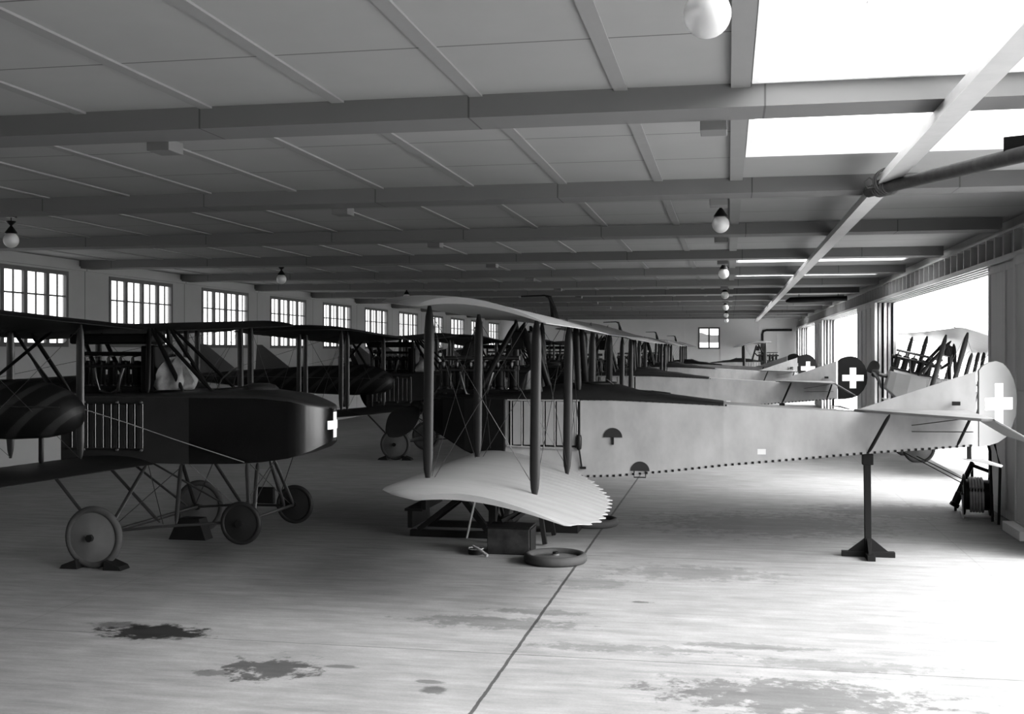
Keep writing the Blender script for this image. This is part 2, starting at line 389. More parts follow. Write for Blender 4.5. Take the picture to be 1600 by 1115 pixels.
# ---------------------------------------------------------------- lamps and junction boxes
def lamp_proto():
    t = thing('pendant_lamp', 'x', 'lamp')
    MB().bb(-.06, .06, -.06, .06, -.03, 0).build('ceiling_plate', m_lamp, t)
    MB().tube((0, 0, -.02), (0, 0, -.10), .008, n=6).build('cord', m_lamp, t)
    MB().lathe([(.0, -.08), (.075, -.085), (.06, -.11), (.018, -.15), (.018, -.16), (.05, -.20), (.09, -.26), (.092, -.275), (.0, -.275)], n=20).build('lamp_fitting', m_lamp, t, 40)
    pr = [(.115 * math.sin(PI * i / 14), -.375 + .118 * math.cos(PI * i / 14)) for i in range(15)]
    MB().lathe(pr, n=28).build('globe', m_opal, t, 60)
    return t
LP = [(-.1, 5.55), (-.1, 15.24), (-.1, 25.0), (-.1, 34.7), (-.1, 44.5), (-.1, 54.2), (-.1, 63.9)]
LL = ['opal globe pendant lamp nearest the camera at the top edge beside the skylight', 'large clear-cut opal globe lamp hanging by the second skylight above the pale rudders',
      'opal globe lamp hanging third in the middle row over the aisle', 'opal globe lamp hanging fourth in the middle row', 'opal globe lamp hanging fifth in the middle row',
      'tiny opal globe lamp second from the far wall in the middle row', 'tiny opal globe lamp hanging nearest the far wall window']
LP2 = [(-10.75, 15.4), (-10.35, 25.0), (-10.0, 34.3)]
LL2 = ['opal globe lamp at the far left edge of the photo above the dark wings', 'dark fitted globe lamp hanging in front of the third pier between windows', 'small globe lamp hanging just above the pale upper wing tip']
proto = lamp_proto()
for i, ((x, y), lb) in enumerate(zip(LP + LP2, LL + LL2)):
    o = proto if i == 0 else copy_tree(proto)
    o.location = (x, y, ZC - .02 if i else ZC - .07); o['label'] = lb; o['group'] = 'pendant globe lamps'
    # each hangs from the plate on the ceiling
ORD = ['first', 'second', 'third', 'fourth', 'fifth', 'sixth', 'seventh', 'eighth', 'ninth', 'tenth', 'eleventh']
jb = MB().bb(-.11, .11, -.14, .14, -.11, 0)
p0 = None; n_ = 0
for row, x in (('right', -.12), ('left', -5.1)):
    for k, y in enumerate(BY[3:12]):
        if p0 is None: o = p0 = jb.build('junction_box', m_beam, None, None, .006)
        else: o = p0.copy(); C.objects.link(o)
        o.location = (x, y + .645, ZB + .035)
        tag(o, 'small painted junction box under the %s beam counted from the camera, %s row' % (ORD[k], row), 'junction box', 'junction boxes under the beams')

# ---------------------------------------------------------------- aircraft pieces
def foil(u, th=1.0):  # returns (top, bottom) height over chord fraction
    cam_ = .075 * 4 * u * (1 - u) * (1.25 - .5 * u)
    t = .035 * (u ** .5) * (1 - u) * 2.2 * th + .004
    return cam_ + t, cam_ - t * .45
def wing(fLE, fTE, y0, y1, zf, slope=.10, rib=.30, scal=.05, x0=-3.44, nch=14, cmb=1.3):
    """one half wing from y0 (root) to y1 (tip); scalloped trailing edge"""
    sg = 1 if y1 > y0 else -1; n = int(abs(y1 - y0) / (rib / 6)); T, B = [], []
    for j in range(n + 1):
        y = y0 + (y1 - y0) * j / n; le, te = fLE(abs(y)), fTE(abs(y))
        d = abs(math.sin(PI * abs(y) / rib)); te = te - scal * (d ** .8) * min(1, max(0, (te - le) / .5)) * (1 if te > le else -1) if te > le else te + scal * (d ** .8)
        tr, br = [], []; ch = te - le; k = min(1, abs(ch) / 1.2)
        for i in range(nch + 1):
            u = (i / nch) ** 1.4; a, b = foil(u, .6 + .4 * k); x = le + ch * u
            z = zf(abs(y)) - slope * abs(x - x0)
            tr.append((x, y, z + a * max(k, .25) * cmb)); br.append((x, y, z + b * max(k, .25) * cmb))
        T.append(tr); B.append(br)
    m = MB(); m.rings([t + b[::-1] for t, b in zip(T, B)])
    return m
def interp(tab, y):
    if y <= tab[0][0]: return tab[0][1]
    for (a, p), (b, q) in zip(tab, tab[1:]):
        if y <= b: return p + (q - p) * (y - a) / (b - a)
    return tab[-1][1]
def strut(m, p, q, ch=.11, th=.055, n=12, taper=True):
    p, q = Vector(p), Vector(q); rs = []
    for t in ((0, .06, .14, .5, .86, .94, 1) if taper else (0, 1)):
        k = (.35 if t in (0, 1) else .8 if t in (.06, .94) else 1) if taper else 1
        c = p.lerp(q, t); rs.append([c + Vector((math.cos(2 * PI * i / n) * ch / 2 * k, math.sin(2 * PI * i / n) * th / 2 * k, 0)) for i in range(n)])
    return m.rings(rs)
def wheel(parent, c, R, w_, mt, md, name='wheel'):
    r = R * .12; o = MB()
    o.lathe([(.0, -w_ * .9), (.035, -w_ * .9), (.04, -w_ * .75), (R - 1.6 * r, -w_ * .28), (R - 1.5 * r, w_ * .28), (.04, w_ * .75), (.035, w_ * .9), (0, w_ * .9)], c, 'y', 32)
    o = o.build(name, md, parent, 30)
    MB().torus(R - r, r, c, 'y', 40, 12).build('tyre', mt, o, 60)
    MB().lathe([(0, -w_ * 1.2), (.045, -w_ * 1.2), (.045, w_ * 1.2), (0, w_ * 1.2)], c, 'y', 14).build('hub', m_lamp, o, 40)
    return o
def propeller(parent, c, R, ang, face=-1, mt=None):
    m = MB()
    for s in (1, -1):
        rs = []
        for i in range(15):
            t = .04 + .96 * i / 14; r = R * t
            ch = .12 + .24 * math.sin(PI * min(1, t * 1.02) ** 1.15) ** .8 if t < .98 else .10
            th = .06 * (1 - t) + .012; pit = math.radians(64 - 34 * t)
            ring = []
            for k in range(10):
                a = 2 * PI * k / 10; u, v = math.cos(a) * ch / 2, math.sin(a) * th / 2
                cx = (u * math.sin(pit) + v * math.cos(pit)) * s; cy = u * math.cos(pit) - v * math.sin(pit)
                yy, zz = s * r * math.cos(ang) - cy * math.sin(ang), s * r * math.sin(ang) + cy * math.cos(ang)
                ring.append(Vector(c) + Vector((cx, yy, zz)))
            rs.append(ring)
        m.rings(rs)
    o = m.build('propeller', mt or m_prop, parent, 50)
    MB().lathe([(0, -.08), (.07, -.08), (.10, -.04), (.10, .06), (.06, .09), (0, .09)], c, 'x', 18).build('propeller_hub', m_lamp, o, 40)
    return o
def engine(parent, x0, x1, z, yc=0, bright=True):
    """upright inline six with exposed valve gear"""
    L = x1 - x0; m = MB(); m.bb(x0, x1, yc - .17, yc + .17, z - .16, z + .10)
    for i in range(4): m.bb(x0 + L * (i + .3) / 4, x0 + L * (i + .3) / 4 + .06, yc - .2, yc + .2, z - .10, z + .06)
    e = m.build('engine', m_engine, parent, None, .01)
    for i in range(6):
        cx = x0 + L * (i + .5) / 6; r = L / 15
        c = MB().lathe([(r, z + .10), (r, z + .14), (r * .88, z + .15), (r * .88, z + .36), (r * 1.02, z + .37), (r * 1.02, z + .42), (r * .5, z + .44)], (cx, yc, 0), 'z', 14)
        c.tube((cx - r * .8, yc - r * 1.25, z + .12), (cx - r * .8, yc - r * 1.25, z + .44), .008, n=6).tube((cx + r * .8, yc - r * 1.25, z + .12), (cx + r * .8, yc - r * 1.25, z + .44), .008, n=6)
        c.build('cylinder', m_engine, e, 40)
        v = MB().lathe([(.016, z + .40), (.022, z + .42), (.022, z + .47), (.010, z + .49)], (cx - .02, yc - .07, 0), 'z', 8)
        v.bar((cx - .02, yc - .07, z + .49), (cx + .03, yc + .02, z + .51), .018, .018); v.build('rocker', m_steel, e)
    MB().tube((x0 + .02, yc, z + .53), (x1 - .02, yc, z + .53), .032, n=10).build('camshaft_housing', m_steel if bright else m_engine, e, 40)
    MB().path([(x0 + L * .30, yc - .24, z + .34), (x0 + L * .33, yc - .26, z + .2), (x0 + L * .38, yc - .24, z + .05), (x0 + L * .5, yc - .22, z + .0), (x0 + L * .62, yc - .24, z + .05), (x0 + L * .67, yc - .26, z + .2), (x0 + L * .7, yc - .24, z + .34)], .024, 8).build('intake_pipe', m_steel, e, 50)
    MB().tube((x0 + .05, yc - .20, z + .37), (x1 - .05, yc - .20, z + .37), .016, n=8).build('water_pipe', m_steel, e, 40)
    MB().path([(x0 - .02, yc + .22, z + .36), (x1 + .05, yc + .22, z + .36), (x1 + .18, yc + .26, z + .5)], .045, 8).build('exhaust_pipe', m_engine, e, 40)
    return e
def wires(parent, pairs, r=.0035, mt=None):
    for p, q in pairs: MB().tube(p, q, r, n=5).build('bracing_wire', mt or m_wire, parent)

# ---------------------------------------------------------------- tractor biplane (nose to -x)
AF = [(-3.98, 1.56, 2.00, .26), (-3.82, 1.48, 2.01, .34), (-3.5, 1.30, 2.02, .42), (-2.93, 1.08, 2.02, .45), (-1.98, .98, 2.02, .45), (-1.47, 1.0, 2.02, .45), (-.7, 1.08, 1.99, .43), (-.06, 1.16, 1.96, .40),
      (.8, 1.24, 1.91, .31), (1.72, 1.33, 1.86, .21), (2.5, 1.39, 1.84, .12), (3.12, 1.44, 1.82, .035)]
def fbox(rows, over=0.):
    return [[(x, -h - over, b), (x, h + over, b), (x, h + over, t), (x, -h - over, t)] for x, b, t, h in rows]
def station(x):
    return tuple(interp([(r[0], r[i]) for r in AF], x) for i in (1, 2, 3))
def make_tractor(mc, mw, gear, ruddermat, rud_ang=0.0, mnose=None, mdeck=None):
    t = thing('biplane', 'x', 'airplane')
    i0 = 3; MB().rings(fbox(AF[i0:])).build('fuselage', mc, t)
    MB().rings(fbox(AF[:i0 + 1])).build('nose_cowl', mnose or m_dark, t, None, .02)
    # lacing along the seams
    l = MB(); x = -1.9
    while x < 3.05:
        b, tp, h = station(x)
        for s in (-1, 1):
            l.box((x, s * (h + .004), b + .012), (.03, .012, .03))
            if x < 0: l.box((x, s * (h + .004), tp - .012), (.022, .01, .022))
        x += .085
    l.build('seam_lacing', m_engine if mc is not m_outer else m_canvas, t)['kind'] = 'stuff'
    # dark decking
    D = [(-3.9, .06), (-3.2, .05), (-2.75, .09), (-2.3, .18), (-1.9, .21), (-1.5, .20), (-1.2, .12), (-.95, .10), (-.5, .06), (-.06, .025)]
    rs = []
    for x, hh in D:
        b, tp, h = station(x); h += .008
        rs.append([(x, -h, tp - .02)] + [(x, -h * math.cos(PI * k / 10), tp + hh * math.sin(PI * k / 10) ** .7) for k in range(11)] + [(x, h, tp - .02)])
    dk = MB().rings(rs).build('decking', mdeck or m_deck, t, 50)
    for cx, rx in ((-1.72, .24), (-.98, .22)):
        MB().torus(1, .09, (0, 0, 0), 'z', 28, 8).build('cockpit_coaming', m_deck, dk, 60)
        o = kids(dk)[-1]; o.scale = (rx, .25 if cx < -1.3 else .20, .22); o.location = (cx, 0, station(cx)[1] + (.19 if cx < -1.3 else .085)); o.rotation_euler = (0, 0 if cx < -1.3 else math.radians(5), 0)
    sc = MB(); 
    sc.path([(-1.60 + .02 * i, -.20 + .0 * i, 2.27 - .012 * i - .0006 * i * i) for i in range(9)], .009, 6); sc.build('windscreen_edge', m_steel, dk, 40)
    # side radiator panels
    for s in (-1, 1):
        r = MB(); y = s * .462
        for i in range(6):
            x = -2.83 + i * .148; r.box((x + .06, y, 1.69), (.112, .02, .58))
        o = r.build('radiator_panels', m_panel if mc is m_canvas else mc, t, None, .006)
        MB().box((-2.40, s * .4535, 1.69), (.96, .006, .62)).build('radiator_backing', m_dark, o)
        f = MB(); f.tube((-2.9, y + s * .01, 1.38), (-1.93, y + s * .01, 1.35), .014, n=6).tube((-2.9, y + s * .01, 1.995), (-1.93, y + s * .01, 1.995), .012, n=6)
        for i in range(7): f.tube((-2.85 + i * .148, y + s * .01, 1.36), (-2.85 + i * .148, y + s * .01, 2.0), .008, n=5)
        f.build('radiator_pipes', m_panel, o)
        a = MB()    # step hole and hand hole
        for (cx, cz) in ((-1.49, 1.515), (-1.135, 1.08)):
            b, tp, h = station(cx); yy = s * (h + .006)
            MB().prism([(cx + .125 * math.cos(PI * k / 12), yy, cz + .125 * math.sin(PI * k / 12)) for k in range(13)], (0, s * .004, 0)).build('step_opening', m_black, t)
        st = MB(); yy = s * .47; st.path([(-1.21, yy, 1.08), (-1.21, yy, 1.0), (-1.06, yy, 1.0), (-1.06, yy, 1.08)], .009, 6); st.box((-1.49, s * .465, 1.47), (.03, .02, .10)); st.build('stirrup_step', m_lamp, t)
    pl = MB().box((.4, -.352, 1.35), (.15, .006, .07)).build('data_plate', m_rail if mc is m_canvas else mc, t)
    engine(t, -3.95, -2.80, 2.02)
    propeller(t, (-4.28, 0, 1.86), 1.42, math.radians(11))
    MB().tube((-4.25, 0, 1.86), (-3.9, 0, 1.86), .05, n=10).build('propeller_shaft', m_steel, t, 40)
    # wings
    low_te = [(.4, -1.95), (1.04, -1.66), (1.64, -1.48), (2.13, -1.35), (2.48, -1.27), (3.1, -1.22), (3.8, -1.20), (4.1, -1.22), (4.3, -1.28), (4.5, -1.38), (4.62, -1.5)]
    low_le = [(.4, -3.44), (4.2, -3.44), (4.4, -3.40), (4.55, -3.25), (4.62, -3.0)]
    zl = lambda y: 1.24 + .004 * y
    for s in (-1, 1):
        wing(lambda y: interp(low_le, y), lambda y: interp(low_te, y), s * .44, s * 4.62, zl, .14, .27, .075).build('lower_wing', mw, t, 40)
    up_te = [(0, -1.75), (.5, -1.65), (1.0, -1.5), (1.6, -1.42), (4.4, -1.38), (4.7, -1.45), (4.9, -1.65)]
    up_le = [(0, -3.42), (4.3, -3.42), (4.6, -3.34), (4.8, -3.15), (4.9, -2.9)]
    zu = lambda y: 3.12 + .006 * y
    for s in (-1, 1):
        wing(lambda y: interp(up_le, y), lambda y: interp(up_te, y), 0.0, s * 4.9, zu, .138, .27, .02).build('upper_wing', mw, t, 40)
    for s in (-1, 1):
        for yy in (1.27, 3.67):
            for x, dz in ((-3.13, -.043), (-1.98, -.205)):
                strut(MB(), (x, s * yy, zl(yy) + .06 + dz), (x + .02, s * yy, zu(yy) + .03 + dz)).build('interplane_strut', m_strut, t, 50)
        P = lambda x, y, z: (x, s * y, z)
        a, b = zl(1.25) - .05, zu(1.25) - .06; c, d = zl(3.62) - .05, zu(3.62) - .06
        for x in (-3.13, -1.98):
            wires(t, [(P(x, 1.25, a), P(x, 3.62, d)), (P(x, 1.25, b), P(x, 3.62, c)), (P(x, .46, 1.35), P(x, 1.25, b)), (P(x, 1.25, a), P(x, .46, 2.0))])
        wires(t, [(P(-3.13, 3.62, c), P(-1.98, 3.62, d)), (P(-1.98, 3.62, c), P(-3.13, 3.62, d)), (P(-3.13, 1.25, a), P(-1.98, 1.25, b)), (P(-1.98, 1.25, a), P(-3.13, 1.25, b))])
        for p, q in (((-3.35, .36, 2.03), (-2.80, .30, 3.05)), ((-2.45, .40, 2.05), (-2.72, .30, 3.0)), ((-1.95, .40, 2.1), (-2.0, .30, 2.98))):
            strut(MB(), (p[0], s * p[1], p[2]), (q[0], s * q[1], q[2]), .09, .05, 10).build('cabane_strut', m_dark, t, 50)
    for s in (-1, 1):
        MB().box((-2.78, s * .20, 2.80), (.20, .24, .26)).build('header_radiator', m_dark, t, None, .03)
    MB().path([(-2.33, 0, 3.08), (-2.36, 0, 3.24), (-2.40, 0, 3.39), (-2.47, 0, 3.41), (-2.80, 0, 3.40)], [.06, .045, .032, .014, .010], 8).build('vent_mast', m_dark, t, 40)
    # tail
    fin = MB().prism([(1.62, -.012, 1.88), (3.1, -.012, 1.84), (3.1, -.012, 2.39)], (0, .024, 0)).build('fin', mc, t)
    R = Matrix.Rotation(rud_ang, 3, 'Z'); hx = 3.13
    rp = [(0, 2.40), (.07, 2.46), (.18, 2.50), (.32, 2.52), (.45, 2.49), (.57, 2.40), (.66, 2.27), (.71, 2.12), (.72, 1.97), (.70, 1.82), (.62, 1.66), (.50, 1.53), (.36, 1.47), (.2, 1.44), (0, 1.43)]
    def rv(u, v, z): p = R @ Vector((u, v, 0)); return (hx + p.x, p.y, z)
    rd = MB(); n = len(rp); rd.add([rv(u, -.014, z) for u, z in rp] + [rv(u, .014, z) for u, z in rp], [tuple(range(n)), tuple(range(n, 2 * n))[::-1]] + [(i, (i + 1) % n, (i + 1) % n + n, i + n) for i in range(n)])
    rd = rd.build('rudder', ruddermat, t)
    cx, cz, a_, b_ = .37, 1.97, .26, .078
    poly = [(-b_, -a_), (b_, -a_), (b_, -b_), (a_, -b_), (a_, b_), (b_, b_), (b_, a_), (-b_, a_), (-b_, b_), (-a_, b_), (-a_, -b_), (-b_, -b_)]
    cr = MB()
    for v in (-.017, .0145):
        f0 = [rv(cx + u, v, cz + z) for u, z in poly]; f1 = [rv(cx + u, v + .003, cz + z) for u, z in poly]
        cr.add(f0 + f1, [tuple(range(12)), tuple(range(12, 24))[::-1]] + [(i, (i + 1) % 12, (i + 1) % 12 + 12, i + 12) for i in range(12)])
    cr.build('white_cross', m_white, rd)
    for s in (-1, 1):
        zf = 1.86
        MB().prism([(1.60, s * .02, zf), (2.78, s * 1.85, zf), (2.92, s * 1.90, zf), (2.98, s * .05, zf)], (0, 0, .035)).build('stabiliser', mc, t, None, .01)
        MB().rings([[(2.96, s * .08, 1.865), (2.96, s * .08, 1.89), (3.36, s * .35, 1.62), (3.36, s * .35, 1.60)], [(2.90, s * 1.94, 1.865), (2.90, s * 1.94, 1.895), (3.34, s * 2.12, 1.62), (3.34, s * 2.12, 1.60)]]).build('elevator', mw, t, None, .006)
        strut(MB(), (1.76, s * .20, 1.34), (1.95, s * .75, 1.87), .05, .03, 8).build('tail_strut', m_dark, t, 50)
        strut(MB(), (2.86, s * .08, 1.44), (2.96, s * .5, 1.87), .04, .025, 8).build('tail_strut', m_dark, t, 50)
        wires(t, [((2.3, s * .15, 1.70), (3.05, s * .75, 1.86)), ((2.3, s * .15, 1.62), (3.0, s * .35, 1.64))], .006)
        MB().box((2.85, s * .07, 1.98), (.10, .02, .05)).build('control_horn', m_dark, t)
    sk = MB(); sk.bar((3.02, 0, 1.45), (3.02, 0, 1.27), .05, .05); sk.build('skid_post', m_dark, t)
    MB().prism([(2.92, -.05, 1.27), (3.12, -.05, 1.235), (3.40, -.05, 1.17), (3.42, -.05, 1.20), (3.2, -.05, 1.27)], (0, .1, 0)).build('tail_skid', m_canvas, t, None, .006)
    if gear:
        for s in (-1, 1):
            wheel(t, (-3.0, s * .92, .38), .38, .09, m_tire, m_disc)
            for p in ((-3.3, .42, 1.15), (-2.3, .42, 1.0)):
                strut(MB(), (p[0], s * p[1], p[2]), (-3.0, s * .78, .40), .06, .035, 8).build('undercarriage_strut', m_strut, t, 50)
        MB().tube((-3.0, -.98, .38), (-3.0, .98, .38), .025, n=8).build('axle', m_dark, t, 40)
    return t
A1 = make_tractor(m_canvas, m_wing, False, m_glarerud, math.radians(39))
A1.location = (0, 15.2, 0)
tag(A1, 'nearest pale linen biplane resting without wheels on trestles, serrated lower wing towards the camera', 'airplane', 'pale biplanes in the right row')
# extras on the nearest pale aeroplane
def part_of(o): o.parent = A1; return o
ex = MB(); ex.path([(-1.96, -1.02, 2.95), (-1.93, -.52, 1.55)], .005, 5); ex.lathe([(0, 1.34), (.03, 1.36), (.036, 1.42), (.036, 1.50), (.03, 1.54), (0, 1.56)], (-1.93, -.50, 0), 'z', 12); ex.path([(-1.93, -.5, 1.36), (-1.90, -.47, 1.12)], .012, 6); ex.box((-1.88, -.47, 1.11), (.08, .03, .03))
part_of(ex.build('pulley_weight', m_lamp, None, 50))
A2 = make_tractor(m_canvas, m_wing, True, m_red, 0)
A2.location = (-.42, 29.4, 0)
tag(A2, 'second pale biplane of the right row, its dark rudder with white cross fully in view', 'airplane', 'pale biplanes in the right row')
A3 = copy_tree(A2); A3.location = (-.45, 45.2, 0)
tag(A3, 'third pale biplane of the right row, with a small number on its fin', 'airplane', 'pale biplanes in the right row')
cu = bpy.data.curves.new('lettering', 'FONT'); cu.body = 'H2'; cu.size = .19; cu.extrude = .002
fo = bpy.data.objects.new('lettering', cu); C.objects.link(fo); bpy.context.view_layer.update()
me = bpy.data.meshes.new_from_object(fo.evaluated_get(bpy.context.evaluated_depsgraph_get())); bpy.data.objects.remove(fo)
me.materials.clear(); me.materials.append(m_black)
fo = bpy.data.objects.new('fin_number', me); C.objects.link(fo); fo.rotation_euler = (PI / 2, 0, 0); fo.location = (2.72, -.018, 1.90)
fo.parent = [c for c in kids(A3) if c.name.startswith('fin')][0]
A4 = copy_tree(A2); A4.location = (-.25, 57.2, 0)
tag(A4, 'farthest pale biplane of the right row, only its wing, deck and rudder top showing', 'airplane', 'pale biplanes in the right row')
AO = make_tractor(m_outer, m_outer, True, m_glarerud, 0, m_outer, m_outer)
AO.rotation_euler = (0, math.radians(14), 0)
# wheel contact: local (-3.0,0,.0) -> put on the ground at (4.62, 28.9)
Rm = Matrix.Rotation(math.radians(14), 3, 'Y'); wp = Rm @ Vector((-3.0, 0, .38))
AO.location = (4.45 - wp.x, 29.0, .35 - wp.z)
tag(AO, 'pale biplane parked nose-up in the open doorway with bare engine and dark slanted centre struts', 'airplane')
AF5 = copy_tree(A2, None, ('vent_mast',)); AF5.rotation_euler = (0, 0, PI); AF5.location = (-1.1, 67.15, 0)
tag(AF5, 'small pale biplane facing the doors in front of the far end wall', 'airplane')

# ---------------------------------------------------------------- twin-boom pusher (nacelle nose to +x)
def make_pusher():
    t = thing('twin_boom_biplane', 'x', 'airplane')
    def plan(x):        # half width of nacelle
        if x <= -5.48: return .46
        q = min(1, (x + 5.48) / .46); return .46 * math.sqrt(max(0, 1 - q * q))
    zt = [(-8.65, 2.05), (-6.8, 2.06), (-5.9, 2.06), (-5.45, 2.02), (-5.0, 1.91)]
    zb = [(-8.65, 1.20), (-6.8, 1.19), (-6.0, 1.21), (-5.5, 1.28), (-5.2, 1.38), (-5.0, 1.50)]
    def hull(xa, xb, nm, mt, nose=False):
        rs = []; n = 14 if nose else 4
        for i in range(n + 1):
            x = xa + (xb - xa) * (math.sin(i / n * PI / 2) if nose else i / n)
            h = max(plan(x), .004); rs.append([(x, -h, interp(zb, x)), (x, h, interp(zb, x)), (x, h, interp(zt, x)), (x, -h, interp(zt, x))])
        return MB().rings(rs).build(nm, mt, t, 28)
    hull(-8.65, -7.42, 'engine_bay', m_bside); hull(-7.42, -6.83, 'nacelle_side', m_bside)
    nz = hull(-6.83, -5.48, 'nacelle_front', m_bblack); nc = hull(-5.48, -5.02, 'nose_shell', m_bblack, True)
    rs = []
    for i in range(22):
        x = -8.6 + (3.585) * math.sin(i / 21 * PI / 2) ** .9 if i < 21 else -5.015
        h = max(plan(x), .02) + .006; top = interp([(-8.65, .03), (-7.5, .05), (-6.8, .10), (-6.0, .10), (-5.5, .08), (-5.0, .02)], x); z = interp(zt, x)
        rs.append([(x, -h, z - .015)] + [(x, -h * math.cos(PI * k / 10), z + top * math.sin(PI * k / 10) ** .8) for k in range(11)] + [(x, h, z - .015)])
    MB().rings(rs).build('decking', m_btop, t, 50)
    # cross wrapped round the nose
    cr = MB(); cz = 1.695
    def cp(a, z, r=.475): return (-5.48 + r * math.cos(a) * .985, r * math.sin(a), z)
    def patch(a0, a1, z0, z1):
        for i in range(6):
            p, q = a0 + (a1 - a0) * i / 6, a0 + (a1 - a0) * (i + 1) / 6
            cr.add([cp(p, z0), cp(q, z0), cp(q, z1), cp(p, z1), cp(p, z0, .462), cp(q, z0, .462), cp(q, z1, .462), cp(p, z1, .462)], [(0, 1, 2, 3), (7, 6, 5, 4), (0, 4, 5, 1), (3, 2, 6, 7)])
    patch(-.13, .13, cz - .165, cz + .165); patch(-.40, -.13, cz - .055, cz + .055); patch(.13, .40, cz - .055, cz + .055)
    cr.build('white_cross', m_white, nc)
    for s in (-1, 1):
        r = MB()
        for i in range(9): r.box((-8.42 + i * .112, s * .472, 1.66), (.06 if i % 3 else .078, .02, .58))
        o = r.build('radiator_panels', m_bside, t, None, .006)
        f = MB(); f.tube((-8.55, s * .485, 1.37), (-7.45, s * .485, 1.375), .013, n=6).tube((-8.55, s * .485, 1.96), (-7.45, s * .485, 1.97), .010, n=6)
        for i in range(10): f.tube((-8.47 + i * .112, s * .487, 1.37), (-8.47 + i * .112, s * .487, 1.97), .006, n=5)
        for x in (-8.3, -7.82, -7.48):
            for z in (1.36, 1.98): f.lathe([(0, z - .025), (.025, z - .01), (.025, z + .015), (0, z + .03)], (x, s * .495, 0), 'z', 8)
        f.build('radiator_pipes', m_steel, o, 40)
    engine(t, -8.62, -7.55, 2.08, 0, False)
    b = MB(); b.bb(-8.7, -7.5, -.20, .20, 2.74, 2.88); b.build('header_tank', m_dark, t, None, .03)
    b = MB(); b.bb(-7.62, -7.42, -.26, .26, 2.1, 2.72); b.build('rear_firewall', m_dark, t, None, .02)
    propeller(t, (-8.98, 0, 2.02), 1.42, math.radians(-42), 1)
    MB().tube((-8.95, 0, 2.02), (-8.5, 0, 2.04), .05, n=10).build('propeller_shaft', m_dark, t, 40)
    # cockpit furniture
    ws = MB(); ws.path([(-6.55, -.24, 2.14), (-6.50, -.20, 2.28), (-6.40, -.1, 2.40), (-6.38, 0, 2.43), (-6.40, .1, 2.40), (-6.50, .20, 2.28), (-6.55, .24, 2.14)], .010, 6)
    ws.path([(-6.57, -.25, 2.15), (-6.1, -.26, 2.19)], .010, 6).build('windscreen_frame', m_steel, t, 40)
    MB().add([(-6.55, -.24, 2.14), (-6.40, -.1, 2.40), (-6.40, .1, 2.40), (-6.55, .24, 2.14)], [(0, 1, 2, 3)]).build('windscreen', m_glass, t)
    MB().lathe([(0, .08), (.12, .075), (.2, .05), (.25, .0), (.25, -.05)], (-6.05, 0, 2.15), 'z', 24).build('hatch_cover', m_btop, t, 60)
    # cabane
    for s in (-1, 1):
        for p, q in (((-7.46, .25, 2.95), (-6.95, .38, 2.12)), ((-7.42, .25, 2.95), (-6.55, .36, 2.12)), ((-7.5, .25, 2.95), (-7.45, .38, 2.1)), ((-9.0, .6, 2.9), (-8.55, .40, 2.1)), ((-8.7, .6, 2.9), (-8.9, 1.5, 2.3))):
            strut(MB(), (q[0], s * q[1], q[2]), (p[0], s * p[1], p[2]), .075, .045, 10).build('cabane_strut', m_dark, t, 50)
    # wings
    zl = lambda y: 1.17 + .020 * y; zu = lambda y: 2.91 + .037 * y
    lle = [(.45, -7.34), (1.2, -7.38), (4.7, -7.38), (5.2, -7.7), (6.2, -9.0)]; lte = [(.45, -9.2), (6.2, -9.3)]
    ule = [(0, -7.52), (4.9, -7.52), (5.4, -7.8), (6.5, -9.2)]; ute = [(0, -9.3), (2, -9.35), (5.5, -9.5), (6.5, -9.5)]
    for s in (-1, 1):
        wing(lambda y: interp(lle, y), lambda y: interp(lte, y), s * .44, s * 6.2, zl, .06, .36, .05, -7.4).build('lower_wing', m_bwing, t, 40)
        wing(lambda y: interp(ule, y), lambda y: interp(ute, y), 0., s * 6.5, zu, .06, .36, .06, -7.5).build('upper_wing', m_bwing, t, 40)
        for yy in (1.02, 3.72, 4.12):
            for x in (-8.02, -9.0):
                strut(MB(), (x, s * yy, zl(yy) + .09), (x, s * yy, zu(yy) + .05), .11, .06).build('interplane_strut', m_bstrut, t, 50)
        P = lambda x, y, z: (x, s * y, z)
        for x in (-8.02, -9.0):
            wires(t, [(P(x, 1.02, zl(1) + .1), P(x, 3.72, zu(3.7))), (P(x, 1.02, zu(1)), P(x, 3.72, zl(3.7) + .1)), (P(x, 4.12, zu(4)), P(x, 5.5, zl(5) + .1))])
        wires(t, [(P(-9.0, 3.72, zl(3.7) + .1), P(-8.02, 3.72, zu(3.7))), (P(-9.0, 3.72, zu(3.7)), P(-8.02, 3.72, zl(3.7) + .1)), (P(-9, 1.7, 2.2), P(-12.6, .9, 2.05)), (P(-8.02, 3.72, zu(3.7)), P(-12.4, 1.75, 2.0)), (P(-8.02, 3.72, zl(3.7) + .1), P(-12.4, 1.75, 1.9))])
        # boom
        T = [(-7.55, 1.90, .02, .02), (-7.60, 1.90, .13, .16), (-7.75, 1.92, .22, .26), (-8.0, 1.94, .29, .33), (-8.5, 1.945, .33, .365), (-9.5, 1.95, .30, .34), (-11, 1.97, .2, .24), (-12.4, 1.99, .10, .12), (-13.3, 2.0, .04, .05)]
        rs = [[(x, s * 1.72 + ry * math.cos(2 * PI * k / 20), z + rz * math.sin(2 * PI * k / 20)) for k in range(20)] for x, z, ry, rz in T]
        bo = MB().rings(rs).build('tail_boom', m_boom, t, 60)
        MB().path([(-7.7, s * 1.72 - .25, 1.99), (-8.5, s * 1.72 - .335, 2.0), (-9.5, s * 1.72 - .305, 2.01), (-11, s * 1.72 - .205, 2.02), (-12.4, s * 1.72 - .105, 2.03)], .008, 5).build('seam_strip', m_bstrut, bo)
